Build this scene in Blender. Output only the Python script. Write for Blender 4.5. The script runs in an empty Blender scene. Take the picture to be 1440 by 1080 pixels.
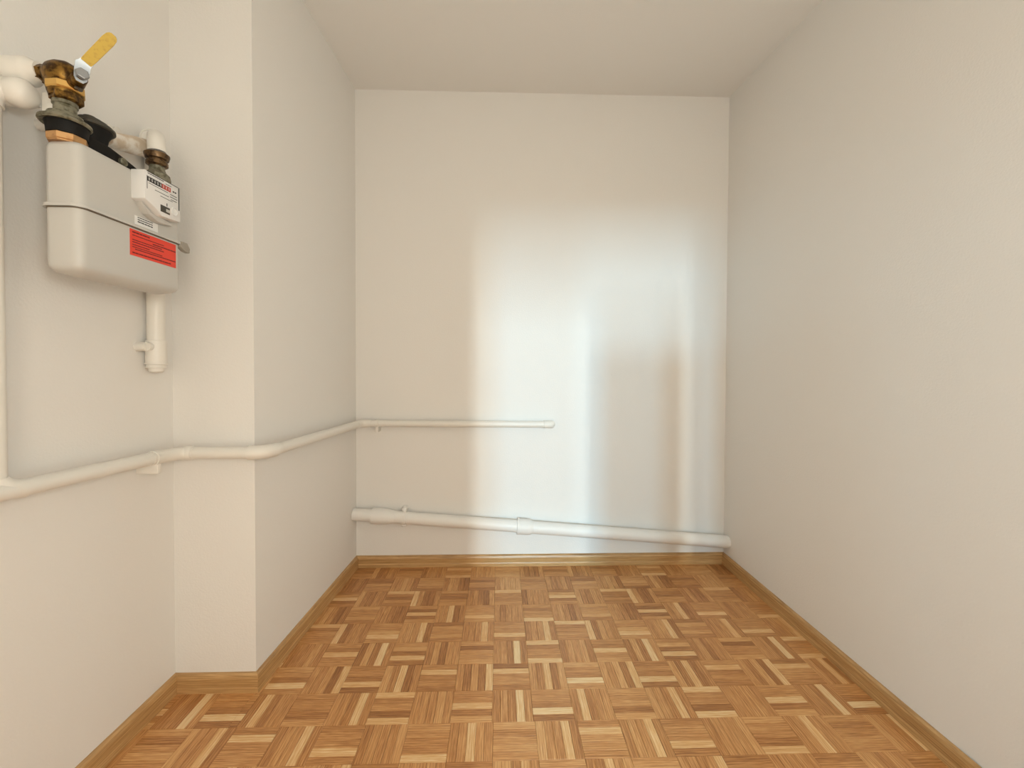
import bpy, bmesh, math, random
from mathutils import Vector, Matrix
C = bpy.context.scene.collection
R = math.radians

# ------------------------------------------------------------------ camera
F_PX, YAW, PITCH, ROLL, CY, CAM_Z = 597.87, 0.028806, 0.015931, 0.002803, 525.2, 1.0184
cd = bpy.data.cameras.new('camera'); cam = bpy.data.objects.new('camera', cd); C.objects.link(cam)
cd.sensor_fit = 'HORIZONTAL'; cd.sensor_width = 36.0; cd.lens = 36.0 * F_PX / 1440.0
cd.shift_y = (CY - 540.0) / 1440.0
cd.clip_start = 0.02
fw = Vector((math.sin(YAW)*math.cos(PITCH), math.cos(YAW)*math.cos(PITCH), -math.sin(PITCH)))
r0 = Vector((math.cos(YAW), -math.sin(YAW), 0)); u0 = r0.cross(fw)
rr = math.cos(ROLL)*r0 + math.sin(ROLL)*u0; uu = -math.sin(ROLL)*r0 + math.cos(ROLL)*u0
M = Matrix((rr, uu, -fw)).transposed().to_4x4(); M.translation = Vector((0, 0, CAM_Z))
cam.matrix_world = M
bpy.context.scene.camera = cam

# ------------------------------------------------------------------ world, lights, exposure
sc = bpy.context.scene
sc.view_settings.view_transform = 'Standard'; sc.view_settings.look = 'None'
sc.view_settings.gamma = 1.0; sc.view_settings.use_curve_mapping = False
sc.view_settings.exposure = 0.0
w = bpy.data.worlds.new('world'); sc.world = w; w.use_nodes = True
w.node_tree.nodes['Background'].inputs[0].default_value = (1.0, 0.89, 0.72, 1)
w.node_tree.nodes['Background'].inputs[1].default_value = 5.3

def area(name, loc, target, sx, sy, power, col, shape='RECTANGLE'):
    l = bpy.data.lights.new(name, 'AREA'); l.shape = shape; l.size = sx; l.size_y = sy
    l.energy = power; l.color = col
    o = bpy.data.objects.new(name, l); C.objects.link(o); o.location = loc
    o.rotation_euler = (Vector(target) - Vector(loc)).to_track_quat('-Z', 'Y').to_euler()
    return o
# unseen fill light added behind the camera to brighten the walls evenly
pl = bpy.data.lights.new('room_fill_light', 'POINT'); pl.energy = 24; pl.shadow_soft_size = 0.16; pl.color = (0.96, 1.0, 0.95)
po = bpy.data.objects.new('room_fill_light', pl); C.objects.link(po); po.location = (0.35, -0.25, 1.20)
# two tall sashes of the hall window, seen by the back wall through the doorway
area('hall_window_and_fill', (0.42, -6.4, 1.9), (0.42, 0, 1.9), 0.11, 1.0, 295, (0.54, 0.62, 0.62))
area('hall_window_and_fill', (0.28, -6.4, 1.9), (0.28, 0, 1.9), 0.26, 1.0, 235, (0.28, 0.70, 1.0))
area('hall_window_and_fill', (-0.38, -6.4, 1.9), (-0.38, 0, 1.9), 0.22, 1.0, 125, (0.35, 0.75, 1.0))  # unseen fill, added to lift the shadowed part of the back wall

# ------------------------------------------------------------------ materials
def mat(name, col, rough=0.6, metal=0.0, bump=None, spec=0.5, var=None):
    m = bpy.data.materials.new(name); m.use_nodes = True; nt = m.node_tree; b = nt.nodes['Principled BSDF']
    b.inputs['Base Color'].default_value = (*col, 1); b.inputs['Roughness'].default_value = rough
    b.inputs['Metallic'].default_value = metal; b.inputs['Specular IOR Level'].default_value = spec
    tc = nt.nodes.new('ShaderNodeTexCoord')
    if var:   # (scale, colour2, low, high)
        n = nt.nodes.new('ShaderNodeTexNoise'); n.inputs['Scale'].default_value = var[0]; n.inputs['Detail'].default_value = 5
        nt.links.new(tc.outputs['Object'], n.inputs['Vector'])
        r = nt.nodes.new('ShaderNodeMapRange'); r.inputs[1].default_value = var[2]; r.inputs[2].default_value = var[3]
        nt.links.new(n.outputs['Fac'], r.inputs[0])
        mx = nt.nodes.new('ShaderNodeMix'); mx.data_type = 'RGBA'
        mx.inputs[6].default_value = (*col, 1); mx.inputs[7].default_value = (*var[1], 1)
        nt.links.new(r.outputs[0], mx.inputs[0]); nt.links.new(mx.outputs[2], b.inputs['Base Color'])
    if bump:  # (scale, strength, distance)
        n = nt.nodes.new('ShaderNodeTexNoise'); n.inputs['Scale'].default_value = bump[0]; n.inputs['Detail'].default_value = 4
        nt.links.new(tc.outputs['Object'], n.inputs['Vector'])
        bp = nt.nodes.new('ShaderNodeBump'); bp.inputs['Strength'].default_value = bump[1]; bp.inputs['Distance'].default_value = bump[2]
        nt.links.new(n.outputs['Fac'], bp.inputs['Height']); nt.links.new(bp.outputs[0], b.inputs['Normal'])
    return m

M_wall = mat('wall_paint', (0.82, 0.795, 0.755), 0.75, bump=(170, 0.35, 0.0016), spec=0.25)
M_ceil = mat('ceiling_paint', (0.82, 0.80, 0.765), 0.85, bump=(200, 0.3, 0.0012), spec=0.15)
M_pipe = mat('pipe_paint', (0.80, 0.765, 0.70), 0.38, bump=(60, 0.12, 0.001), spec=0.45)
M_drain = mat('drain_paint', (0.84, 0.82, 0.78), 0.42, bump=(50, 0.15, 0.001), spec=0.4)
M_peach = mat('peach_paint', (0.62, 0.50, 0.37), 0.5, bump=(120, 0.4, 0.001), var=(40, (0.80, 0.74, 0.66), 0.45, 0.6))
M_brass = mat('aged_brass', (0.25, 0.135, 0.028), 0.40, 0.85, bump=(220, 0.4, 0.0006), var=(90, (0.06, 0.030, 0.008), 0.42, 0.60))
M_brass_br = mat('bright_brass', (0.72, 0.45, 0.14), 0.35, 0.8, bump=(200, 0.2, 0.0004))
M_copper = mat('copper_brass', (0.62, 0.36, 0.16), 0.38, 0.75, var=(60, (0.42, 0.2, 0.08), 0.5, 0.7))
M_zinc = mat('dull_zinc', (0.26, 0.245, 0.18), 0.5, 0.55, bump=(200, 0.5, 0.0006), var=(90, (0.11, 0.10, 0.06), 0.45, 0.65))
M_black = mat('black_iron', (0.008, 0.007, 0.006), 0.6, 0.0, spec=0.2, bump=(150, 0.3, 0.0005))
M_dark = mat('dark_painted_metal', (0.075, 0.068, 0.055), 0.4, 0.4, bump=(100, 0.2, 0.0004))
M_bronze = mat('bronze', (0.17, 0.10, 0.045), 0.4, 0.7, var=(120, (0.06, 0.035, 0.018), 0.45, 0.6))
M_steel = mat('lever_steel', (0.36, 0.38, 0.40), 0.42, 0.75)
M_yellow = mat('yellow_grip', (0.58, 0.39, 0.045), 0.55, var=(160, (0.46, 0.28, 0.03), 0.5, 0.75))
M_meter = mat('meter_grey', (0.57, 0.55, 0.51), 0.38, bump=(90, 0.06, 0.0006), spec=0.45)
M_seam_shade = mat('seam_shade', (0.17, 0.135, 0.095), 0.7)  # shade beneath the meter's seam flange, painted as a dark strip
M_lug = mat('dull_lug', (0.33, 0.30, 0.25), 0.5)
M_index = mat('index_white', (0.78, 0.77, 0.75), 0.35)
M_red = mat('sticker_red', (0.80, 0.055, 0.025), 0.45)
M_redtxt = mat('sticker_print', (0.16, 0.008, 0.006), 0.5)
M_ink = mat('black_ink', (0.02, 0.02, 0.02), 0.5)
M_paper = mat('label_white', (0.82, 0.81, 0.78), 0.5)
M_reddrum = mat('red_drum', (0.5, 0.05, 0.03), 0.4)
M_slab = mat('joint_dark', (0.16, 0.085, 0.035), 0.8)
M_door = mat('hall_paint', (0.78, 0.75, 0.70), 0.8, spec=0.2)

def wood_material(name, strip=True):
    m = bpy.data.materials.new(name); m.use_nodes = True; nt = m.node_tree; N = nt.nodes; L = nt.links
    b = N['Principled BSDF']; b.inputs['Roughness'].default_value = 0.36; b.inputs['Specular IOR Level'].default_value = 0.5
    gc = N.new('ShaderNodeAttribute'); gc.attribute_name = 'gc'
    tn = N.new('ShaderNodeAttribute'); tn.attribute_name = 'tone'
    oi = N.new('ShaderNodeObjectInfo')
    comb = N.new('ShaderNodeCombineXYZ')
    ml = N.new('ShaderNodeMath'); ml.operation = 'MULTIPLY'; ml.inputs[1].default_value = 37.0; L.new(oi.outputs['Random'], ml.inputs[0])
    ml2 = N.new('ShaderNodeMath'); ml2.operation = 'MULTIPLY'; ml2.inputs[1].default_value = 11.0; L.new(oi.outputs['Random'], ml2.inputs[0])
    L.new(ml.outputs[0], comb.inputs[0]); L.new(ml2.outputs[0], comb.inputs[1])
    add = N.new('ShaderNodeVectorMath'); add.operation = 'ADD'; L.new(gc.outputs['Vector'], add.inputs[0]); L.new(comb.outputs[0], add.inputs[1])
    mp = N.new('ShaderNodeMapping'); mp.inputs['Scale'].default_value = (9, 210, 60) ; L.new(add.outputs[0], mp.inputs['Vector'])
    n1 = N.new('ShaderNodeTexNoise'); n1.inputs['Scale'].default_value = 1.0; n1.inputs['Detail'].default_value = 6; n1.inputs['Distortion'].default_value = 0.6
    L.new(mp.outputs[0], n1.inputs['Vector'])
    mp2 = N.new('ShaderNodeMapping'); mp2.inputs['Scale'].default_value = (28, 620, 100); L.new(add.outputs[0], mp2.inputs['Vector'])
    n2 = N.new('ShaderNodeTexNoise'); n2.inputs['Scale'].default_value = 1.0; n2.inputs['Detail'].default_value = 3; L.new(mp2.outputs[0], n2.inputs['Vector'])
    mp3 = N.new('ShaderNodeMapping'); mp3.inputs['Scale'].default_value = (3.5, 46, 9); L.new(add.outputs[0], mp3.inputs['Vector'])
    wv = N.new('ShaderNodeTexWave'); wv.bands_direction = 'Y'; wv.inputs['Scale'].default_value = 1.0; wv.inputs['Distortion'].default_value = 5.0
    wv.inputs['Detail'].default_value = 3; L.new(mp3.outputs[0], wv.inputs['Vector'])
    def math_(op, a, bb):
        q = N.new('ShaderNodeMath'); q.operation = op
        for i, v in enumerate((a, bb)):
            if isinstance(v, (int, float)): q.inputs[i].default_value = v
            else: L.new(v, q.inputs[i])
        return q.outputs[0]
    g = math_('MULTIPLY', math_('SUBTRACT', n1.outputs['Fac'], 0.5), 0.75)
    g2 = math_('MULTIPLY', math_('SUBTRACT', n2.outputs['Fac'], 0.5), 0.8)
    g3 = math_('MULTIPLY', math_('SUBTRACT', wv.outputs['Fac'], 0.5), 0.13)
    base = tn.outputs['Fac']
    if strip:
        sep = N.new('ShaderNodeSeparateColor'); L.new(oi.outputs['Color'], sep.inputs[0])
        base = math_('ADD', base, sep.outputs[0])
    t = math_('ADD', math_('ADD', math_('ADD', g, g2), g3), base)
    cr = N.new('ShaderNodeValToRGB'); L.new(t, cr.inputs[0]); e = cr.color_ramp.elements
    cols = [(0.0, (0.24, 0.088, 0.022)), (0.28, (0.44, 0.190, 0.056)), (0.5, (0.62, 0.305, 0.108)), (0.75, (0.76, 0.45, 0.19)), (1.0, (0.88, 0.65, 0.36))] if strip else \
           [(0.0, (0.22, 0.11, 0.036)), (0.3, (0.44, 0.25, 0.095)), (0.55, (0.60, 0.37, 0.16)), (1.0, (0.76, 0.53, 0.28))]
    e[0].position = cols[0][0]; e[0].color = (*cols[0][1], 1); e[1].position = cols[-1][0]; e[1].color = (*cols[-1][1], 1)
    for p, c in cols[1:-1]:
        q = e.new(p); q.color = (*c, 1)
    L.new(cr.outputs[0], b.inputs['Base Color'])
    bp = N.new('ShaderNodeBump'); bp.inputs['Strength'].default_value = 0.25; bp.inputs['Distance'].default_value = 0.0006
    L.new(n2.outputs['Fac'], bp.inputs['Height']); L.new(bp.outputs[0], b.inputs['Normal'])
    return m
M_strip = wood_material('parquet_wood', True)
M_base = wood_material('baseboard_wood', False)

# ------------------------------------------------------------------ mesh helpers
def link(name, bm, m, parent=None, smooth=None, loc=None):
    me = bpy.data.meshes.new(name)
    bmesh.ops.recalc_face_normals(bm, faces=bm.faces)
    bm.to_mesh(me); bm.free()
    me.materials.append(m)
    if smooth is not None:
        for p in me.polygons: p.use_smooth = True
        me.set_sharp_from_angle(angle=R(smooth))
    o = bpy.data.objects.new(name, me); C.objects.link(o)
    if parent is not None: o.parent = parent; o.matrix_parent_inverse = Matrix.Translation(-parent.location)
    return o
def tag(o, label, cat=None, group=None, kind=None):
    if label: o['label'] = label
    if cat: o['category'] = cat
    if group: o['group'] = group
    if kind: o['kind'] = kind
    return o
def empty(name, loc, label, cat):
    o = bpy.data.objects.new(name, None); C.objects.link(o); o.location = loc; o.empty_display_size = 0.05
    bpy.context.view_layer.update(); return tag(o, label, cat)
def box(bm, x0, x1, y0, y1, z0, z1, bev=0.0, seg=2):
    r = bmesh.ops.create_cube(bm, size=1.0); vs = r['verts']
    bmesh.ops.scale(bm, vec=(x1-x0, y1-y0, z1-z0), verts=vs)
    bmesh.ops.translate(bm, vec=((x0+x1)/2, (y0+y1)/2, (z0+z1)/2), verts=vs)
    if bev: bmesh.ops.bevel(bm, geom=list({e for v in vs for e in v.link_edges}), offset=bev, segments=seg, profile=0.5, affect='EDGES')
def frame_of(d):
    d = Vector(d).normalized(); a = Vector((0, 0, 1)) if abs(d.z) < 0.9 else Vector((1, 0, 0))
    u = d.cross(a).normalized(); v = u.cross(d).normalized(); return u, v, d
def lathe(bm, p, d, prof, n=32, rot=0.0, cap=True):
    """prof: list of (t along the axis, radius)"""
    u, v, d = frame_of(d); p = Vector(p); rings = []
    for t, r in prof:
        if r < 1e-6: rings.append([bm.verts.new(p + d*t)])
        else: rings.append([bm.verts.new(p + d*t + u*(r*math.cos(rot+2*math.pi*k/n)) + v*(r*math.sin(rot+2*math.pi*k/n))) for k in range(n)])
    for a, b in zip(rings, rings[1:]):
        if len(a) == 1 and len(b) == 1: continue
        for k in range(n):
            k2 = (k+1) % n
            if len(a) == 1: bm.faces.new((a[0], b[k], b[k2]))
            elif len(b) == 1: bm.faces.new((a[k], b[0], a[k2]))
            else: bm.faces.new((a[k], b[k], b[k2], a[k2]))
    if cap:
        for q in (rings[0], rings[-1]):
            if len(q) > 2: bm.faces.new(q)
def tube(bm, pts, r, n=28, cap=True):
    """sweep along pts; r a number or a list"""
    pts = [Vector(p) for p in pts]; rs = r if isinstance(r, (list, tuple)) else [r]*len(pts)
    rs = (list(rs) + [rs[-1]]*len(pts))[:len(pts)]
    tg = []
    for i in range(len(pts)):
        a = pts[max(i-1, 0)]; b = pts[min(i+1, len(pts)-1)]; tg.append((b-a).normalized())
    u, v, _ = frame_of(tg[0]); rings = []
    for i, p in enumerate(pts):
        if i:
            q = tg[i-1].rotation_difference(tg[i]); u = q @ u; v = q @ v
        rings.append([bm.verts.new(p + u*(rs[i]*math.cos(2*math.pi*k/n)) + v*(rs[i]*math.sin(2*math.pi*k/n))) for k in range(n)])
    for a, b in zip(rings, rings[1:]):
        for k in range(n): bm.faces.new((a[k], b[k], b[(k+1) % n], a[(k+1) % n]))
    if cap: bm.faces.new(rings[0]); bm.faces.new(rings[-1])
def bend(p0, p1, p2, n=8):
    """quadratic arc from p0 to p2 with the corner at p1"""
    p0, p1, p2 = Vector(p0), Vector(p1), Vector(p2)
    return [p0*(1-t)**2 + p1*2*t*(1-t) + p2*t*t for t in [i/n for i in range(n+1)]]
def prism(bm, poly, axis, a, b, bev=0.0):
    """extrude a 2-D polygon along 'x', 'y' or 'z' between a and b"""
    def P(q, t):
        return {'x': (t, q[0], q[1]), 'y': (q[0], t, q[1]), 'z': (q[0], q[1], t)}[axis]
    A = [bm.verts.new(P(q, a)) for q in poly]; B = [bm.verts.new(P(q, b)) for q in poly]; n = len(poly)
    fs = [bm.faces.new(A), bm.faces.new(B)]
    for i in range(n): fs.append(bm.faces.new((A[i], A[(i+1) % n], B[(i+1) % n], B[i])))
    bmesh.ops.recalc_face_normals(bm, faces=fs)
    if bev: bmesh.ops.bevel(bm, geom=list({e for f in fs for e in f.edges}), offset=bev, segments=2, profile=0.5, affect='EDGES')
def rrect(x0, x1, y0, y1, r, n=6):
    out = []
    for cx, cy, a in ((x1-r, y1-r, 0), (x0+r, y1-r, 90), (x0+r, y0+r, 180), (x1-r, y0+r, 270)):
        for k in range(n+1):
            t = R(a + 90*k/n); out.append((cx + r*math.cos(t), cy + r*math.sin(t)))
    return out
def loft(bm, sections):
    rings = [[bm.verts.new(p) for p in s] for s in sections]
    for a, b in zip(rings, rings[1:]):
        for k in range(len(a)): bm.faces.new((a[k], b[k], b[(k+1) % len(a)], a[(k+1) % len(a)]))
    bm.faces.new(rings[0]); bm.faces.new(rings[-1])

# ------------------------------------------------------------------ room
H = 2.400
YB = 2.165          # back wall
YS = 1.345          # face of the chimney step
Y_FRONT = -1.25
XN = -1.012         # near left wall
X_DOOR0, X_DOOR1, Z_DOOR = 0.0857, 0.755, 1.69
def XL(y): return -0.764 + (y-YS)*(0.764-0.725)/(YB-YS)
def hexa(bm, c):    # eight corners: bottom ring, top ring
    v = [bm.verts.new(p) for p in c]
    for f in ((0,1,2,3), (7,6,5,4), (0,4,5,1), (1,5,6,2), (2,6,7,3), (3,7,4,0)): bm.faces.new([v[i] for i in f])
def wall(name, c, label):
    bm = bmesh.new(); hexa(bm, c); return tag(link(name, bm, M_wall), label, kind='structure')
# back wall
wall('wall_back', [(-0.95,YB,-0.05),(1.45,YB,-0.05),(1.45,YB+0.12,-0.05),(-0.95,YB+0.12,-0.05),
                   (-0.95,YB,H+0.02),(1.45,YB,H+0.02),(1.45,YB+0.12,H+0.02),(-0.95,YB+0.12,H+0.02)],
     'white painted back wall catching the daylight patch')
# right wall leans out a little towards its top and towards the camera
XR0, XR1, XRT0, XRT1 = 1.166, 1.150, 1.172, 1.252
bm = bmesh.new()
rings = []
for y, xb, xt in ((Y_FRONT, XR1, XRT1), (1.0, XR0 + (XR1-XR0)*(YB-1.0)/(YB-Y_FRONT), XRT1), (YB+0.02, XR0, XRT0)):
    rings.append([bm.verts.new(p) for p in ((xb, y, -0.05), (xt, y, H+0.02), (xt+0.12, y, H+0.02), (xb+0.16, y, -0.05))])
for a, b in zip(rings, rings[1:]):
    for k in range(4): bm.faces.new((a[k], b[k], b[(k+1) % 4], a[(k+1) % 4]))
bm.faces.new(rings[0]); bm.faces.new(rings[-1])
tag(link('wall_right', bm, M_wall, smooth=30), 'plain white right-hand wall', kind='structure')
wall('wall_left', [(XL(YS+0.12),YS+0.12,-0.05),(XL(YB+0.02),YB+0.02,-0.05),(-0.90,YB+0.02,-0.05),(-0.90,YS+0.12,-0.05),
                   (XL(YS+0.12),YS+0.12,H+0.02),(XL(YB+0.02),YB+0.02,H+0.02),(-0.90,YB+0.02,H+0.02),(-0.90,YS+0.12,H+0.02)],
     'white far left wall behind the projecting corner')
wall('wall_step', [(XN-0.1,YS,-0.05),(-0.764,YS,-0.05),(XL(YS+0.12),YS+0.12,-0.05),(XN-0.1,YS+0.12,-0.05),
                   (XN-0.1,YS,H+0.02),(-0.764,YS,H+0.02),(XL(YS+0.12),YS+0.12,H+0.02),(XN-0.1,YS+0.12,H+0.02)],
     'narrow white wall face of the projecting corner')
wall('wall_left_near', [(XN,Y_FRONT,-0.05),(XN,YS,-0.05),(XN-0.12,YS,-0.05),(XN-0.12,Y_FRONT,-0.05),
                        (XN,Y_FRONT,H+0.02),(XN,YS,H+0.02),(XN-0.12,YS,H+0.02),(XN-0.12,Y_FRONT,H+0.02)],
     'white near left wall carrying the gas meter')
bm = bmesh.new(); box(bm, XN-0.12, 1.45, Y_FRONT-0.12, YB+0.12, H, H+0.12)
tag(link('ceiling', bm, M_ceil), 'plain white ceiling', kind='structure')
# wall behind the camera; its unseen doorway is added to shape the daylight patch
bm = bmesh.new()
box(bm, XN-0.12, X_DOOR0, Y_FRONT-0.10, Y_FRONT, -0.02, H+0.02)
box(bm, X_DOOR1, 1.36, Y_FRONT-0.10, Y_FRONT, -0.02, H+0.02)
box(bm, X_DOOR0, X_DOOR1, Y_FRONT-0.10, Y_FRONT, Z_DOOR, H+0.02)
tag(link('wall_front', bm, M_wall), 'white wall behind the viewer, its doorway added to shape the daylight', kind='structure')

# unseen half-height blocker, added to cast the grey shadow on the back wall
bm = bmesh.new(); box(bm, 0.44, 0.765, -0.68, -0.60, 0.0, 1.46)
tag(link('shadow_blocker', bm, M_wall), 'unseen half-height blocker added behind the viewer to shade the back wall', kind='structure')

# floor slab with recessed dark joints; the parquet strips are its parts
S = 0.12; X0 = -0.0202; Y0 = 1.0832
bm = bmesh.new(); box(bm, XN-0.02, 1.19, Y_FRONT-0.1, YB+0.02, -0.06, -0.0045)
floor = tag(link('floor', bm, M_slab), 'mosaic parquet floor of small five-strip squares in orange-brown oak', kind='structure')

rnd = random.Random(11)
# tones of the strips read off the photograph, eight squares per repeat, first letter of a square = its left or far strip
LV = {'d': 0.22, 'e': 0.33, 'm': 0.44, 'l': 0.55, 'p': 0.77, 'P': 0.90}
ROWS = {   # row index: squares for column c = -3 .. 4
    0: ['emmml', 'lmmep', 'mmpmm', 'lemlm', 'lmmpe', 'epmmm', 'emmpe', 'emmpe'],
    1: ['pemdp', 'mmmlm', 'mmpel', 'emePm', 'mmePd', 'epemm', 'mmmdl', 'mmepe'],
    2: ['lepdm', 'mpeme', 'meldp', 'dpmme', 'mepdl', 'lmePm', 'mmldp', 'emepd'],
    3: ['mldpd', 'eldmm', 'ldmml', 'mmePe', 'pemmp', 'emmle', 'mepmm', 'dlePm'],
    4: ['mmmpd', 'dlmle', 'emmpe', 'mmmpe', 'emmpe', 'pemmm', 'pdmme', 'mmlpm'],
}
for q in range(5, 12):
    ROWS[q] = [''.join(rnd.choice('dmmmeelmpemlmd') for _ in range(5)) for _ in range(8)]
for q in range(-20, 0):
    ROWS[q] = [''.join(rnd.choice('dmmmeelmpemlm') for _ in range(5)) for _ in range(8)]
SW = S/5; GAP = 0.0005; TOP = 0.0; BOT = -0.006
def strip_faces(bm, x0, x1, y0, y1, horiz, off, tone, lg, lt, dz=0.0):
    """one chamfered strip; stores grain coordinates (along, across) and tone"""
    ch = 0.0006
    x0 += GAP/2; x1 -= GAP/2; y0 += GAP/2; y1 -= GAP/2
    rings = []
    for ins, z in ((0, BOT), (0, TOP-ch+dz), (ch, TOP+dz)):
        rings.append([bm.verts.new(p) for p in ((x0+ins,y0+ins,z),(x1-ins,y0+ins,z),(x1-ins,y1-ins,z),(x0+ins,y1-ins,z))])
    for ring in rings:
        for v in ring:
            a, b = (v.co.x, v.co.y) if horiz else (v.co.y, v.co.x)
            v[lg] = Vector((a + off[0], b + off[1], 0)); v[lt] = tone
    for a, b in zip(rings, rings[1:]):
        for k in range(4): bm.faces.new((a[k], a[(k+1) % 4], b[(k+1) % 4], b[k]))
    bm.faces.new(rings[2])
def xlim(y): return (XN + 0.003 if y < YS - 0.002 else -0.762, 1.162)
strips = []
for r in range(-19, 10):
    for c in range(-9, 11):
        hz = (c + r) % 2 == 0
        pat = ROWS[r][(c + 3) % 8]
        for k in range(5):
            if hz:
                x0, x1 = X0 + c*S, X0 + (c+1)*S; y1 = Y0 + (r+1)*S - k*SW; y0 = y1 - SW
            else:
                x0 = X0 + c*S + k*SW; x1 = x0 + SW; y0, y1 = Y0 + r*S, Y0 + (r+1)*S
            # the small jog of the panel joint at row 0
            if r <= 0: x0 += 0.004; x1 += 0.004
            tone = LV[pat[k]] + rnd.uniform(-0.05, 0.05); dzz = rnd.uniform(-0.00012, 0.00012)
            y1 = min(y1, YB - 0.003); y0 = max(y0, Y_FRONT - 0.09)
            # the alcove in front of the step and the room proper are cut separately
            for a, b, ya, yb in ((XN + 0.003, -0.762, -9, YS - 0.003), (-0.762, 1.162, -9, 9)):
                if a < -0.8 and r >= 2: continue
                u0, u1, v0, v1 = max(x0, a), min(x1, b), max(y0, ya), min(y1, yb)
                if a < -0.8 and r == 1 and (k == 0 or not hz): v1 = YS - 0.003
                if abs(u1 + 0.762) < 1e-6 and u0 < -0.762 and r < 1:   # not cut where both meet before the step
                    u1 = min(x1, 1.162)
                elif abs(u0 + 0.762) < 1e-6 and x0 < -0.762 and r < 1: continue
                if u1 - u0 < 0.003 or v1 - v0 < 0.003: continue
                strips.append((r, c, u0, u1, v0, v1, hz, tone, dzz))
def in_view(s):
    r, c, x0, x1, y0, y1 = s[:6]
    ymid = (y0+y1)/2; xm = (x0+x1)/2
    return r >= 0
near = sorted([s for s in strips if in_view(s)], key=lambda s: (s[0], abs(s[2])))[:298]
ns = set(id(s) for s in near)
cache = {}
for s in near:
    r, c, x0, x1, y0, y1, hz, tone, dz = s
    key = (round(x1-x0, 4), round(y1-y0, 4), hz)
    if key not in cache:
        bm = bmesh.new(); lg = bm.verts.layers.float_vector.new('gc'); lt = bm.verts.layers.float.new('tone')
        strip_faces(bm, -(x1-x0)/2, (x1-x0)/2, -(y1-y0)/2, (y1-y0)/2, hz, (0, 0), 0.0, lg, lt)
        me = bpy.data.meshes.new('parquet_strip'); bm.to_mesh(me); bm.free(); me.materials.append(M_strip); cache[key] = me
    o = bpy.data.objects.new('parquet_strip', cache[key]); C.objects.link(o)
    o.parent = floor; o.location = ((x0+x1)/2, (y0+y1)/2, dz); o.color = (tone, tone, tone, 1)
bm = bmesh.new(); lg = bm.verts.layers.float_vector.new('gc'); lt = bm.verts.layers.float.new('tone')
for s in strips:
    if id(s) in ns: continue
    r, c, x0, x1, y0, y1, hz, tone, dz = s
    strip_faces(bm, x0, x1, y0, y1, hz, (rnd.uniform(0, 40), rnd.uniform(0, 12)), tone, lg, lt, dz)
far = link('parquet_strips', bm, M_strip, floor); far['kind'] = 'stuff'; far.color = (0, 0, 0, 1)

# baseboards: profile swept along each wall
BH, BT = 0.058, 0.0145
PROF = [(0, 0), (BT, 0), (BT, 0.016), (BT-0.0012, 0.020), (BT-0.0012, BH-0.014), (BT-0.004, BH-0.005), (BT-0.0075, BH-0.001), (0.003, BH), (0, BH)]
def baseboard(name, a, b, nrm, label, m0=0.0, m1=0.0, bh=1.0):
    """a, b: ends on the wall line; nrm points into the room; m0/m1: mitre shift per unit of depth at each end"""
    a, b, nrm = Vector((*a, 0)), Vector((*b, 0)), Vector((*nrm, 0)).normalized(); d = (b-a).normalized()
    bm = bmesh.new(); lg = bm.verts.layers.float_vector.new('gc'); lt = bm.verts.layers.float.new('tone')
    L = []
    for p, m in ((a, m0), (b, m1)):
        ring = []
        for t, z in PROF:
            co = p + nrm*t + d*(m*t) + Vector((0, 0, z*bh)); v = bm.verts.new(co)
            v[lg] = Vector(((co-a).dot(d)*0.5 + len(name), z + t, 0)); v[lt] = 0.42 if z < 0.017 else 0.37
            ring.append(v)
        L.append(ring)
    n = len(PROF)
    for k in range(n): bm.faces.new((L[0][k], L[0][(k+1) % n], L[1][(k+1) % n], L[1][k]))
    bm.faces.new(L[0]); bm.faces.new(L[1])
    return tag(link(name, bm, M_base), label, kind='structure')
baseboard('baseboard_back', (-0.725, YB), (XR0, YB), (0, -1), 'oak baseboard along the back wall', 1, -1)
baseboard('baseboard_right', (XR0, YB), (XR1, Y_FRONT), (-1, 0), 'oak baseboard along the right wall', 1, 0)
baseboard('baseboard_left', (-0.764, YS), (-0.725, YB), (1, -0.0475), 'oak baseboard along the far left wall', -1, -1)
baseboard('baseboard_step', (XN, YS), (-0.764, YS), (0, -1), 'short oak baseboard on the projecting corner', 1, 1)
baseboard('baseboard_left_near', (XN, Y_FRONT), (XN, YS), (1, 0), 'oak baseboard along the near left wall', 0, -1)

# ------------------------------------------------------------------ gas pipe run
RP = 0.0178
gp = empty('gas_pipe', (-0.965, 0.85, 0.77), 'thin white painted gas pipe running round the left walls to a capped end', 'pipe')
def add(name, fn, m, parent, smooth=40, label=None):
    bm = bmesh.new(); fn(bm); o = link(name, bm, m, parent, smooth)
    if label: o['label'] = label
    return o
ZP = 0.768
add('pipe', lambda b: tube(b, [(-0.976, 0.846, 0.80), (-0.976, 0.846, 1.525)], 0.0180), M_pipe, gp)
add('elbow', lambda b: tube(b, [(-0.976, 0.846, 0.80)] + bend((-0.976, 0.846, 0.795), (-0.966, 0.854, 0.771), (-0.965, 0.885, 0.770), 8), [0.0195]*10, 24), M_pipe, gp)
add('pipe', lambda b: tube(b, [(-0.965, 0.78, 0.774), (-0.965, 1.235, 0.760)], RP), M_pipe, gp)
add('elbow', lambda b: tube(b, [(-0.965, 1.195, 0.7605)] + bend((-0.965, 1.225, 0.760), (-0.963, 1.297, 0.757), (-0.925, 1.300, 0.757), 10) + [(-0.915, 1.300, 0.757)], RP+0.0008), M_pipe, gp)
add('coupling', lambda b: lathe(b, (-0.945, 1.300, 0.757), (1, 0, 0), [(0, RP), (0.002, RP+0.0035), (0.020, RP+0.0035), (0.024, RP+0.001), (0.026, RP)], 28), M_pipe, gp)
add('pipe', lambda b: tube(b, [(-0.925, 1.300, 0.757), (-0.745, 1.300, 0.757)], RP), M_pipe, gp)
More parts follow.
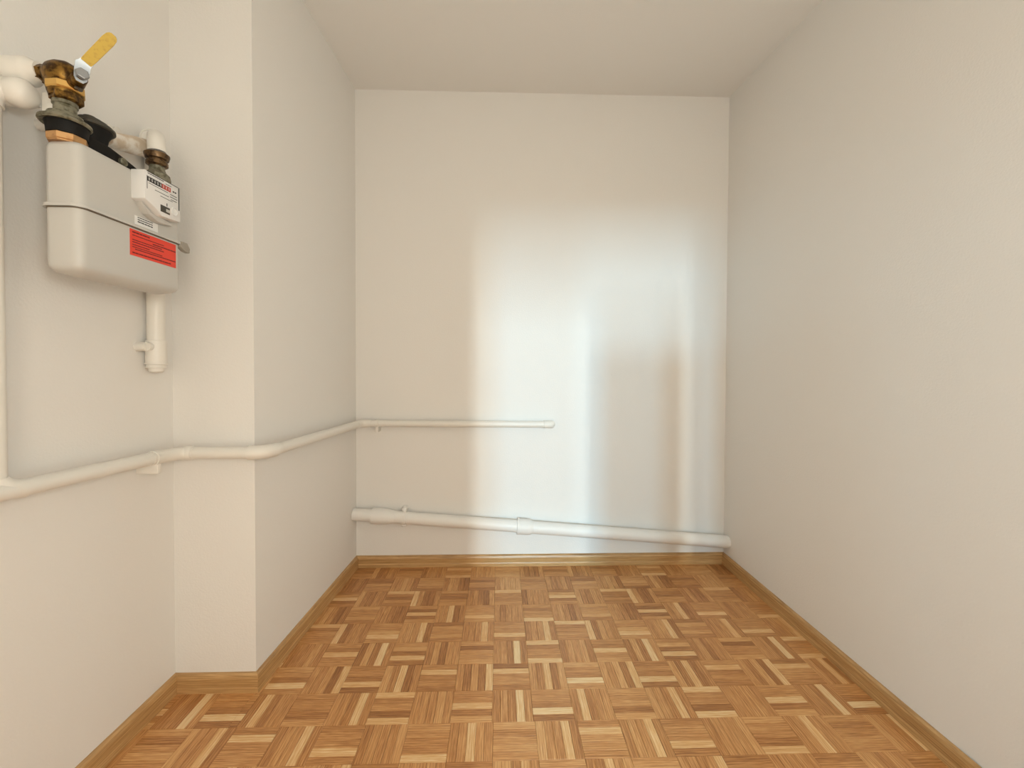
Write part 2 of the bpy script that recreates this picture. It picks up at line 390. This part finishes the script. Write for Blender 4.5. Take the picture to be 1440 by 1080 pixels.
add('elbow', lambda b: tube(b, bend((-0.755, 1.300, 0.757), (-0.708, 1.300, 0.757), (-0.708, 1.36, 0.755), 10) + [(-0.708, 1.375, 0.755)], [RP+0.0035]*11 + [RP+0.0002]), M_pipe, gp)
add('pipe', lambda b: tube(b, [(-0.708, 1.365, 0.755), (-0.690, 2.085, 0.736)], RP), M_pipe, gp)
add('elbow', lambda b: tube(b, [(-0.6905, 2.06, 0.7365)] + bend((-0.690, 2.08, 0.736), (-0.690, 2.128, 0.735), (-0.640, 2.129, 0.735), 10), RP+0.0012), M_pipe, gp)
add('pipe', lambda b: tube(b, [(-0.650, 2.129, 0.735), (0.240, 2.129, 0.729)], 0.0165), M_pipe, gp)
add('end_cap', lambda b: lathe(b, (0.222, 2.129, 0.729), (1, 0, 0), [(0, 0.0165), (0.001, 0.0195), (0.040, 0.0195), (0.049, 0.017), (0.055, 0.010), (0.057, 0)], 28), M_pipe, gp)
def clamp_gas1(b):
    lathe(b, (-0.965, 1.205, 0.7607), (0, 1, -0.03), [(0, RP+0.0005), (0.0005, RP+0.003), (0.016, RP+0.003), (0.0165, RP+0.0005)], 28)
    box(b, -1.012, -0.952, 1.208, 1.222, 0.716, 0.745, 0.002)
add('pipe_clamp', clamp_gas1, M_pipe, gp)
def clamp_gas2(b):
    lathe(b, (-0.615, 2.129, 0.7345), (1, 0, 0), [(0, 0.017), (0.0005, 0.020), (0.014, 0.020), (0.0145, 0.017)], 28)
    box(b, -0.616, -0.600, 2.118, 2.165, 0.692, 0.720, 0.002)
add('pipe_clamp', clamp_gas2, M_pipe, gp)
# painted fittings at the top of the riser
def riser_head(b):
    tube(b, [(-0.976, 0.846, 1.515)] + bend((-0.976, 0.846, 1.525), (-0.976, 0.850, 1.552), (-0.958, 0.868, 1.552), 8), [0.0215]*10, 28)
    lathe(b, (-0.985, 0.866, 1.553), (1, 0.15, 0), [(0, 0.020), (0.003, 0.0245), (0.020, 0.026), (0.026, 0.0235), (0.028, 0.0255), (0.045, 0.027), (0.056, 0.0245), (0.064, 0.016), (0.067, 0)], 32)
add('elbow', riser_head, M_pipe, gp)
def lug(b):
    box(b, -0.925, -0.898, 0.892, 0.900, 1.528, 1.570, 0.003)
    box(b, -0.912, -0.894, 0.888, 0.898, 1.534, 1.548, 0.003)
    tube(b, [(-0.93, 0.896, 1.548), (-1.012, 0.896, 1.548)], 0.008, 16)
add('mounting_lug', lug, M_pipe, gp)
def inlet(b):
    lathe(b, (-1.013, 0.885, 1.604), (1, 0, 0), [(0, 0.026), (0.035, 0.026), (0.036, 0.022), (0.040, 0.022), (0.041, 0.0265), (0.074, 0.0265), (0.080, 0.024), (0.086, 0.019), (0.098, 0.018)], 32)
add('wall_coupling', inlet, M_pipe, gp)

# ------------------------------------------------------------------ ball valve with yellow lever
VX, VY = -0.876, 0.890
bv = empty('ball_valve', (VX, VY, 1.54), 'aged brass angle ball valve with a raised yellow lever above the meter inlet', 'valve')
def vbody(b):
    lathe(b, (-0.920, 0.886, 1.602), (1, 0.03, -0.12), [(0, 0.013), (0.004, 0.0155), (0.014, 0.0155), (0.018, 0.018), (0.028, 0.025), (0.040, 0.0285), (0.054, 0.0285), (0.064, 0.024), (0.072, 0.015), (0.074, 0)], 32)
    lathe(b, (VX-0.002, VY, 1.588), (0.05, 0, -1), [(-0.018, 0.014), (-0.010, 0.024), (0, 0.0275), (0.014, 0.0275), (0.028, 0.0245), (0.034, 0.023)], 32)
add('valve_body', vbody, M_brass, bv, 35)
add('body_nut', lambda b: lathe(b, (VX+0.001, VY, 1.580), (0.05, 0, -1), [(0, 0.0275), (0.002, 0.0300), (0.013, 0.0300), (0.015, 0.0275)], 8, 0.35), M_brass_br, bv, 20, 'bright worn brass hexagon band')
add('body_nut', lambda b: lathe(b, (VX+0.003, VY, 1.562), (0.03, 0, -1), [(0, 0.023), (0.002, 0.0255), (0.014, 0.0255), (0.016, 0.022)], 6, 0.1), M_brass, bv, 20)
add('inlet_collar', lambda b: lathe(b, (-0.918, 0.886, 1.6015), (1, 0.03, -0.12), [(0, 0.014), (0.001, 0.0172), (0.010, 0.0172), (0.011, 0.014)], 6, 0.2), M_brass, bv, 20)
st = Vector((-0.826, 0.868, 1.583)); sd = Vector((0.78, -0.52, 0.10)).normalized()
add('stem', lambda b: lathe(b, st - sd*0.026, sd, [(0, 0.013), (0.028, 0.012), (0.031, 0.008), (0.040, 0.008)], 24), M_brass, bv)
add('stem_nut', lambda b: lathe(b, st + sd*0.012, sd, [(0, 0.009), (0.001, 0.0105), (0.008, 0.0105), (0.009, 0.009)], 6, 0.3), M_steel, bv, 20)
add('stop_pin', lambda b: tube(b, [(-0.836, 0.872, 1.566), (-0.822, 0.866, 1.558)], 0.0035, 12), M_dark, bv)
# lever: flat steel strap, then the yellow dipped grip
la = st + sd*0.009
lv1 = la + Vector((0.002, 0, 0.010)); lv2 = la + Vector((0.009, 0, 0.024)); lv3 = la + Vector((0.060, 0.004, 0.083))
def strap(b, pts, wd, th, nrm, rnd_end=True):
    pts = [Vector(p) for p in pts]; rows = []
    for i, p in enumerate(pts):
        t = (pts[min(i+1, len(pts)-1)] - pts[max(i-1, 0)]).normalized(); s = t.cross(nrm).normalized(); nn = s.cross(t).normalized()
        ww = wd[i] if isinstance(wd, (list, tuple)) else wd
        rows.append([p + s*ww/2 + nn*th/2, p - s*ww/2 + nn*th/2, p - s*ww/2 - nn*th/2, p + s*ww/2 - nn*th/2])
    loft(b, rows)
nl = sd
add('lever', lambda b: strap(b, [la + Vector((-0.003, 0, -0.012)), la + Vector((-0.001, 0, -0.006)), lv1, la + Vector((0.006, -0.002, 0.020)), lv2, lv2 + (lv3-lv2)*0.15], [0.010, 0.019, 0.022, 0.022, 0.019, 0.018], 0.0028, nl), M_steel, bv, 30, 'bare steel lever strap')
lever = bpy.data.objects[[o.name for o in C.objects if o.name.startswith('lever')][-1]]
dvec = (lv3-lv2)
grip = [lv2 + dvec*t for t in (0.02, 0.06, 0.2, 0.5, 0.8, 0.92, 0.97, 1.0)]
add('grip_sleeve', lambda b: strap(b, grip, [0.016, 0.0175, 0.018, 0.0185, 0.019, 0.017, 0.013, 0.007], 0.0065, nl), M_yellow, lever, 50, 'yellow dipped plastic grip')
# union below the valve
add('union_tail', lambda b: lathe(b, (VX, VY, 1.552), (0, 0, -1), [(0, 0.0195), (0.012, 0.0195), (0.014, 0.0175), (0.030, 0.0175), (0.034, 0.020), (0.036, 0.020)], 32), M_zinc, bv)
add('union_flange', lambda b: lathe(b, (VX, VY, 1.523), (0, 0, -1), [(0, 0.022), (0.002, 0.0265), (0.010, 0.029), (0.013, 0.036), (0.015, 0.0395), (0.019, 0.0400), (0.022, 0.0375), (0.020, 0.032)], 40), M_zinc, bv, 30)

# ------------------------------------------------------------------ gas meter
MXB, MXF, MY0, MY1 = -0.907, -0.834, 0.872, 1.143
gm = empty('gas_meter', (-0.873, 1.0, 1.21), 'grey sheet-metal gas meter with a red sticker on the near left wall', 'gas meter')
def sec(z, ins, r):
    return [(x, y, z) for x, y in rrect(MXB+ins, MXF-ins, MY0+ins, MY1-ins, max(r-ins*0.5, 0.003), 7)]
def shell_low(b): loft(b, [sec(1.200, 0.030, 0.018), sec(1.207, 0.010, 0.018), sec(1.213, 0.003, 0.018), sec(1.219, 0.0005, 0.018), sec(1.228, 0, 0.018), sec(1.337, 0, 0.018)])
def shell_up(b): loft(b, [sec(1.337, 0, 0.018), sec(1.440, 0, 0.018), sec(1.455, 0.0008, 0.018), sec(1.463, 0.004, 0.018), sec(1.466, 0.010, 0.018)])
add('lower_shell', shell_low, M_meter, gm, 50)
add('upper_shell', shell_up, M_meter, gm, 50)
add('seam_flange', lambda b: loft(b, [sec(1.3345, -0.0035, 0.02), sec(1.3335, -0.0055, 0.02), sec(1.3400, -0.0055, 0.02), sec(1.3410, -0.0035, 0.02)]), M_meter, gm, 40)
add('seam_shade', lambda b: loft(b, [sec(1.3315, -0.0012, 0.019), sec(1.3340, -0.0012, 0.019)]), M_seam_shade, gm, 40, 'thin brownish strip painted as shade under the seam flange')
def lugm(b):
    prism(b, [(1.135, 1.328), (1.150, 1.320), (1.166, 1.318), (1.168, 1.330), (1.158, 1.343), (1.138, 1.343)], 'x', -0.842, -0.829, 0.0015)
add('seal_lug', lugm, M_lug, gm, 30)
# underside pan
add('inlet_collar', lambda b: lathe(b, (VX, VY+0.004, 1.5125), (0, 0, -1), [(0, 0.0335), (0.010, 0.034), (0.020, 0.0315), (0.0325, 0.0305)], 36), M_black, gm, 40, 'black collar under the union')
add('inlet_nut', lambda b: lathe(b, (VX, VY+0.004, 1.4805), (0, 0, -1), [(0, 0.029), (0.002, 0.0310), (0.013, 0.0310), (0.015, 0.029), (0.017, 0.029)], 8, 0.25), M_copper, gm, 20, 'bright copper-coloured hexagon nut')
# index housing
def idx(b): prism(b, [(0.992, 1.464), (1.098, 1.464), (1.100, 1.378), (1.040, 1.374), (1.022, 1.386), (0.992, 1.398)], 'x', MXF-0.002, -0.8035, 0.003)
ih = add('index_housing', idx, M_index, gm, 30, 'white plastic index housing')
def idx2(b): prism(b, [(1.000, 1.395), (1.030, 1.378), (1.090, 1.374), (1.090, 1.366), (1.050, 1.362), (1.020, 1.372)], 'x', MXF-0.001, -0.818, 0.0015)
add('index_base', idx2, M_meter, ih, 30)
XI = -0.8035
def flat(b, y0, y1, z0, z1, x, th=0.0006): box(b, x-0.0004, x+th, y0, y1, z0, z1)
add('counter_window', lambda b: flat(b, 0.9985, 1.040, 1.4405, 1.4510, XI), M_ink, ih, None, 'black counter window')
add('decimal_window', lambda b: flat(b, 1.040, 1.067, 1.4405, 1.4510, XI), M_reddrum, ih, None, 'red decimal drums')
def frame_lines(b):
    flat(b, 0.998, 1.092, 1.4615, 1.4625, XI); flat(b, 1.0925, 1.0950, 1.406, 1.462, XI)
    flat(b, 0.9975, 0.9985, 1.422, 1.452, XI)
add('frame_line', frame_lines, M_ink, ih, None)
def words(b, rows, x, seed):
    g = random.Random(seed)
    for y0, y1, z, h, wl in rows:
        y = y0
        while y < y1:
            ww = min(g.uniform(*wl), y1-y)
            if ww > 0.0012: flat(b, y, y+ww, z, z+h, x, 0.0004)
            y += ww + h*0.55
def digits(b):
    # drum marks: one pale upright bar per drum
    for k in range(8):
        y = 1.0005 + k*0.0083
        for dy in (0.0, 0.0028): flat(b, y+0.0012+dy, y+0.0019+dy, 1.4430, 1.4485, XI+0.0006, 0.0003)
        for dz in (0.0, 0.0048): flat(b, y+0.0012, y+0.0047, 1.4430+dz, 1.4437+dz, XI+0.0006, 0.0003)
add('drum_digits', digits, M_paper, ih, None, 'pale drum digits')
add('print', lambda b: words(b, [(1.000, 1.046, 1.4575, 0.0018, (0.004, 0.010)), (1.052, 1.070, 1.4545, 0.0012, (0.003, 0.006)), (1.074, 1.088, 1.4440, 0.0032, (0.004, 0.007)),
      (1.002, 1.060, 1.4360, 0.0011, (0.002, 0.004)), (1.020, 1.062, 1.4270, 0.0012, (0.003, 0.007)), (1.036, 1.074, 1.4195, 0.0011, (0.003, 0.006)),
      (1.066, 1.088, 1.4350, 0.0016, (0.002, 0.004)), (1.066, 1.088, 1.4290, 0.0016, (0.002, 0.004)), (1.068, 1.088, 1.4230, 0.0016, (0.002, 0.004))], XI, 4), M_ink, ih, None)
add('coupler_recess', lambda b: flat(b, 1.036, 1.064, 1.3845, 1.4005, XI), M_dark, ih, None, 'dark recessed window')
add('recess_ledge', lambda b: flat(b, 1.052, 1.064, 1.3885, 1.3955, XI+0.0005), M_meter, ih, None)
add('tick_mark', lambda b: flat(b, 1.0545, 1.0562, 1.4025, 1.4095, XI), M_ink, ih, None)
add('seal_cap', lambda b: lathe(b, (XI, 1.079, 1.398), (1, 0, 0), [(0, 0.0105), (0.0012, 0.0105), (0.0018, 0.0095), (0.0018, 0.0085), (0.0008, 0.008), (0.0008, 0)], 28), M_index, ih, 30, 'round white seal cap')
# stickers
sk = add('warning_sticker', lambda b: flat(b, 0.987, 1.1225, 1.2690, 1.3285, MXF, 0.0007), M_red, gm, None, 'red adhesive notice with dark small print')
rows = [(0.993, 1.043, 1.3208, 0.0030, (0.006, 0.012)), (0.993, 1.085, 1.3145, 0.0017, (0.004, 0.009)), (1.050, 1.121, 1.3085, 0.0026, (0.007, 0.012)),
        (0.993, 1.078, 1.3040, 0.0020, (0.005, 0.010)), (0.993, 1.083, 1.2990, 0.0022, (0.005, 0.010)), (0.993, 1.040, 1.2930, 0.0020, (0.005, 0.010)),
        (0.993, 1.078, 1.2880, 0.0018, (0.004, 0.009)), (1.000, 1.121, 1.2835, 0.0022, (0.005, 0.011)), (0.993, 1.105, 1.2745, 0.0028, (0.006, 0.012))]
add('print', lambda b: words(b, rows, MXF+0.0007, 9), M_redtxt, sk, None)
lb = add('maker_label', lambda b: flat(b, 1.000, 1.066, 1.3425, 1.3625, MXF, 0.0005), M_paper, gm, None, 'small white label with three black lines')
add('print', lambda b: words(b, [(1.008, 1.050, 1.3590, 0.0018, (0.004, 0.008)), (1.008, 1.050, 1.3540, 0.0019, (0.004, 0.008)), (1.008, 1.050, 1.3487, 0.0024, (0.006, 0.010))], MXF+0.0005, 3), M_ink, lb, None)
# black mounting bar between the two connections
def bar(b): prism(b, [(0.93, 1.464), (1.128, 1.464), (1.125, 1.478), (1.060, 1.490), (1.018, 1.500), (0.985, 1.506), (0.93, 1.506)], 'x', -0.905, -0.872, 0.0012)
add('mounting_bar', bar, M_black, gm, 30, 'black steel bar between the two connections')
add('bar_bolt', lambda b: lathe(b, (-0.873, 1.013, 1.487), (1, 0, 0), [(0, 0.0095), (0.007, 0.0095), (0.009, 0.007), (0.009, 0)], 20), M_zinc, gm, 30, 'dull grey bolt head')
# outlet union
OX, OY = -0.870, 1.112
add('outlet_base', lambda b: lathe(b, (OX, OY, 1.462), (0, 0, 1), [(0, 0.028), (0.030, 0.028), (0.040, 0.026), (0.048, 0.018), (0.055, 0.016)], 8, 0.3), M_zinc, gm, 20)
add('outlet_neck', lambda b: lathe(b, (OX, OY, 1.502), (0, 0, 1), [(0, 0.0165), (0.028, 0.0165)], 8, 0.3), M_zinc, gm, 20)
add('outlet_nut', lambda b: lathe(b, (OX, OY, 1.523), (0, 0, 1), [(0, 0.018), (0.003, 0.023), (0.010, 0.023), (0.012, 0.019), (0.016, 0.019), (0.018, 0.024), (0.026, 0.0265), (0.030, 0.0265), (0.032, 0.024)], 28), M_bronze, gm, 30, 'bronze outlet nut')

# ------------------------------------------------------------------ regulator disc behind the inlet
rg = empty('gas_regulator', (-0.917, 0.978, 1.53), 'dark ribbed disc-shaped gas regulator behind the meter inlet union', 'regulator')
RX, RY, RZ = -0.905, 0.972, 1.566
add('diaphragm_cover', lambda b: lathe(b, (RX, RY, RZ), (0.04, 0.0, -1), [(0, 0), (0.0, 0.011), (0.006, 0.012), (0.007, 0.022), (0.011, 0.0235), (0.013, 0.031), (0.017, 0.0325), (0.019, 0.038), (0.022, 0.039), (0.024, 0.0425), (0.028, 0.0425), (0.030, 0.039)], 48), M_dark, rg, 25)
add('regulator_body', lambda b: lathe(b, (RX, RY, RZ-0.0275), (0.04, 0.0, -1), [(0, 0.039), (0.006, 0.037), (0.016, 0.031), (0.034, 0.027), (0.066, 0.026)], 36), M_black, rg, 30)
add('wall_bracket', lambda b: tube(b, [(RX-0.01, RY, RZ-0.02), (-1.012, RY, RZ-0.02)], 0.012, 20), M_pipe, rg)

# ------------------------------------------------------------------ outlet pipe: tee above the meter, drop behind it, capped end below
SX, SY = -0.984, 1.248
op = empty('outlet_pipe', (SX, SY, 1.0), 'white painted vertical pipe behind the meter, tee above it and capped end below', 'pipe')
add('pipe', lambda b: tube(b, [(SX, SY, 1.655), (SX, SY, 1.067)], 0.0213), M_pipe, op)
add('socket', lambda b: lathe(b, (SX, SY, 1.091), (0, 0, -1), [(0, 0.0213), (0.001, 0.0248), (0.065, 0.0248), (0.067, 0.0215)], 32), M_pipe, op)
add('end_cap', lambda b: lathe(b, (SX, SY, 1.026), (0, 0, -1), [(0, 0.0260), (0.001, 0.0270), (0.004, 0.0270), (0.005, 0.0230), (0.010, 0.0230), (0.011, 0.0250), (0.014, 0.0245), (0.015, 0.0185), (0.024, 0.0180), (0.027, 0.014), (0.027, 0)], 32), M_pipe, op)
def stub_arm(b):
    tube(b, [(SX, SY-0.030, 1.072), (-1.012, SY-0.030, 1.072)], 0.0130, 24)
    tube(b, [(SX, SY, 1.072), (SX, SY-0.034, 1.072)], 0.0120, 24)
add('wall_arm', stub_arm, M_pipe, op)
add('tee', lambda b: lathe(b, (SX, SY, 1.606), (0, 0, 1), [(0, 0.0205), (0.001, 0.0250), (0.050, 0.0255), (0.066, 0.024), (0.078, 0.016), (0.081, 0)], 32), M_pipe, op)
def plug(b):
    lathe(b, (SX, SY, 1.652), (0.35, -1, 0), [(0, 0.0235), (0.030, 0.0235), (0.031, 0.020), (0.028, 0.019), (0.028, 0)], 28)
add('plug', plug, M_pipe, op)
add('outlet_elbow', lambda b: tube(b, [(SX+0.005, SY-0.005, 1.632)] + bend((SX+0.020, SY-0.020, 1.632), (-0.880, 1.122, 1.625), (-0.871, 1.112, 1.575), 9) + [(-0.870, 1.112, 1.560)], [0.019]*11, 24), M_pipe, op)
add('branch', lambda b: lathe(b, (-0.935, 1.045, 1.556), (0.0, 1, 0.32), [(0, 0.006), (0.002, 0.0135), (0.016, 0.0180), (0.045, 0.0205), (0.075, 0.0225), (0.105, 0.0225), (0.135, 0.020)], 26), M_peach, op, 35, 'peach-stained painted branch')
def wl(b):
    lathe(b, (-1.013, 1.120, 1.622), (1, 0, 0), [(0, 0.016), (0.010, 0.016), (0.012, 0.010), (0.022, 0.009), (0.024, 0.0)], 24)
    lathe(b, (-1.013, 1.155, 1.632), (1, 0, 0), [(0, 0.012), (0.010, 0.012), (0.014, 0.0)], 24)
    tube(b, [(-1.0, 1.12, 1.615), (-0.945, 1.13, 1.585)], 0.006, 12)
add('wall_clip', wl, M_pipe, op, 35)

# ------------------------------------------------------------------ drain pipe on the back wall
YD = 2.1245
def dz(x): return 0.2735 + (x + 0.60)*(0.128 - 0.2735)/(1.164 + 0.60)
dp = empty('drain_pipe', (0.2, YD, 0.2), 'thick white drain pipe sloping down to the right just above the back baseboard', 'pipe')
dd = Vector((1, 0, (0.128-0.2735)/1.764)).normalized()
def P(x): return Vector((x, YD, dz(x)))
add('pipe', lambda b: tube(b, [(-0.7262, YD, 0.2815), (-0.60, YD, 0.2755)], 0.0300, 36), M_drain, dp)
add('pipe', lambda b: tube(b, [P(-0.60), P(0.10)], 0.0300, 36), M_drain, dp)
add('pipe', lambda b: tube(b, [P(0.12), P(1.167)], 0.0310, 36), M_drain, dp)
def sock(b, x):
    lathe(b, P(x), dd, [(0, 0.033), (0.001, 0.0395), (0.008, 0.0400), (0.012, 0.0388), (0.052, 0.0385), (0.066, 0.037), (0.078, 0.0315), (0.082, 0.030)], 40)
add('socket', lambda b: sock(b, 0.088), M_drain, dp)
def sock2(b):
    lathe(b, P(-0.632), dd, [(0, 0.033), (0.001, 0.0392), (0.008, 0.0398), (0.040, 0.0398), (0.070, 0.0375), (0.100, 0.0320), (0.112, 0.0305)], 40)
add('socket', sock2, M_drain, dp)
def clampd(b):
    c = P(-0.475)
    lathe(b, c - dd*0.008, dd, [(0, 0.0305), (0.0005, 0.0335), (0.016, 0.0335), (0.0165, 0.0305)], 36)
    box(b, c.x-0.012, c.x+0.012, YD-0.006, 2.165, c.z+0.030, c.z+0.050, 0.006, 3)
    box(b, c.x-0.012, c.x+0.012, YD-0.006, 2.165, c.z-0.044, c.z-0.030, 0.004, 3)
add('pipe_clamp', clampd, M_drain, dp)
def drip(b): box(b, 0.365, 0.375, YD-0.006, YD+0.002, dz(0.37)-0.0355, dz(0.37)-0.0300, 0.001)
add('paint_drip', drip, M_drain, dp)
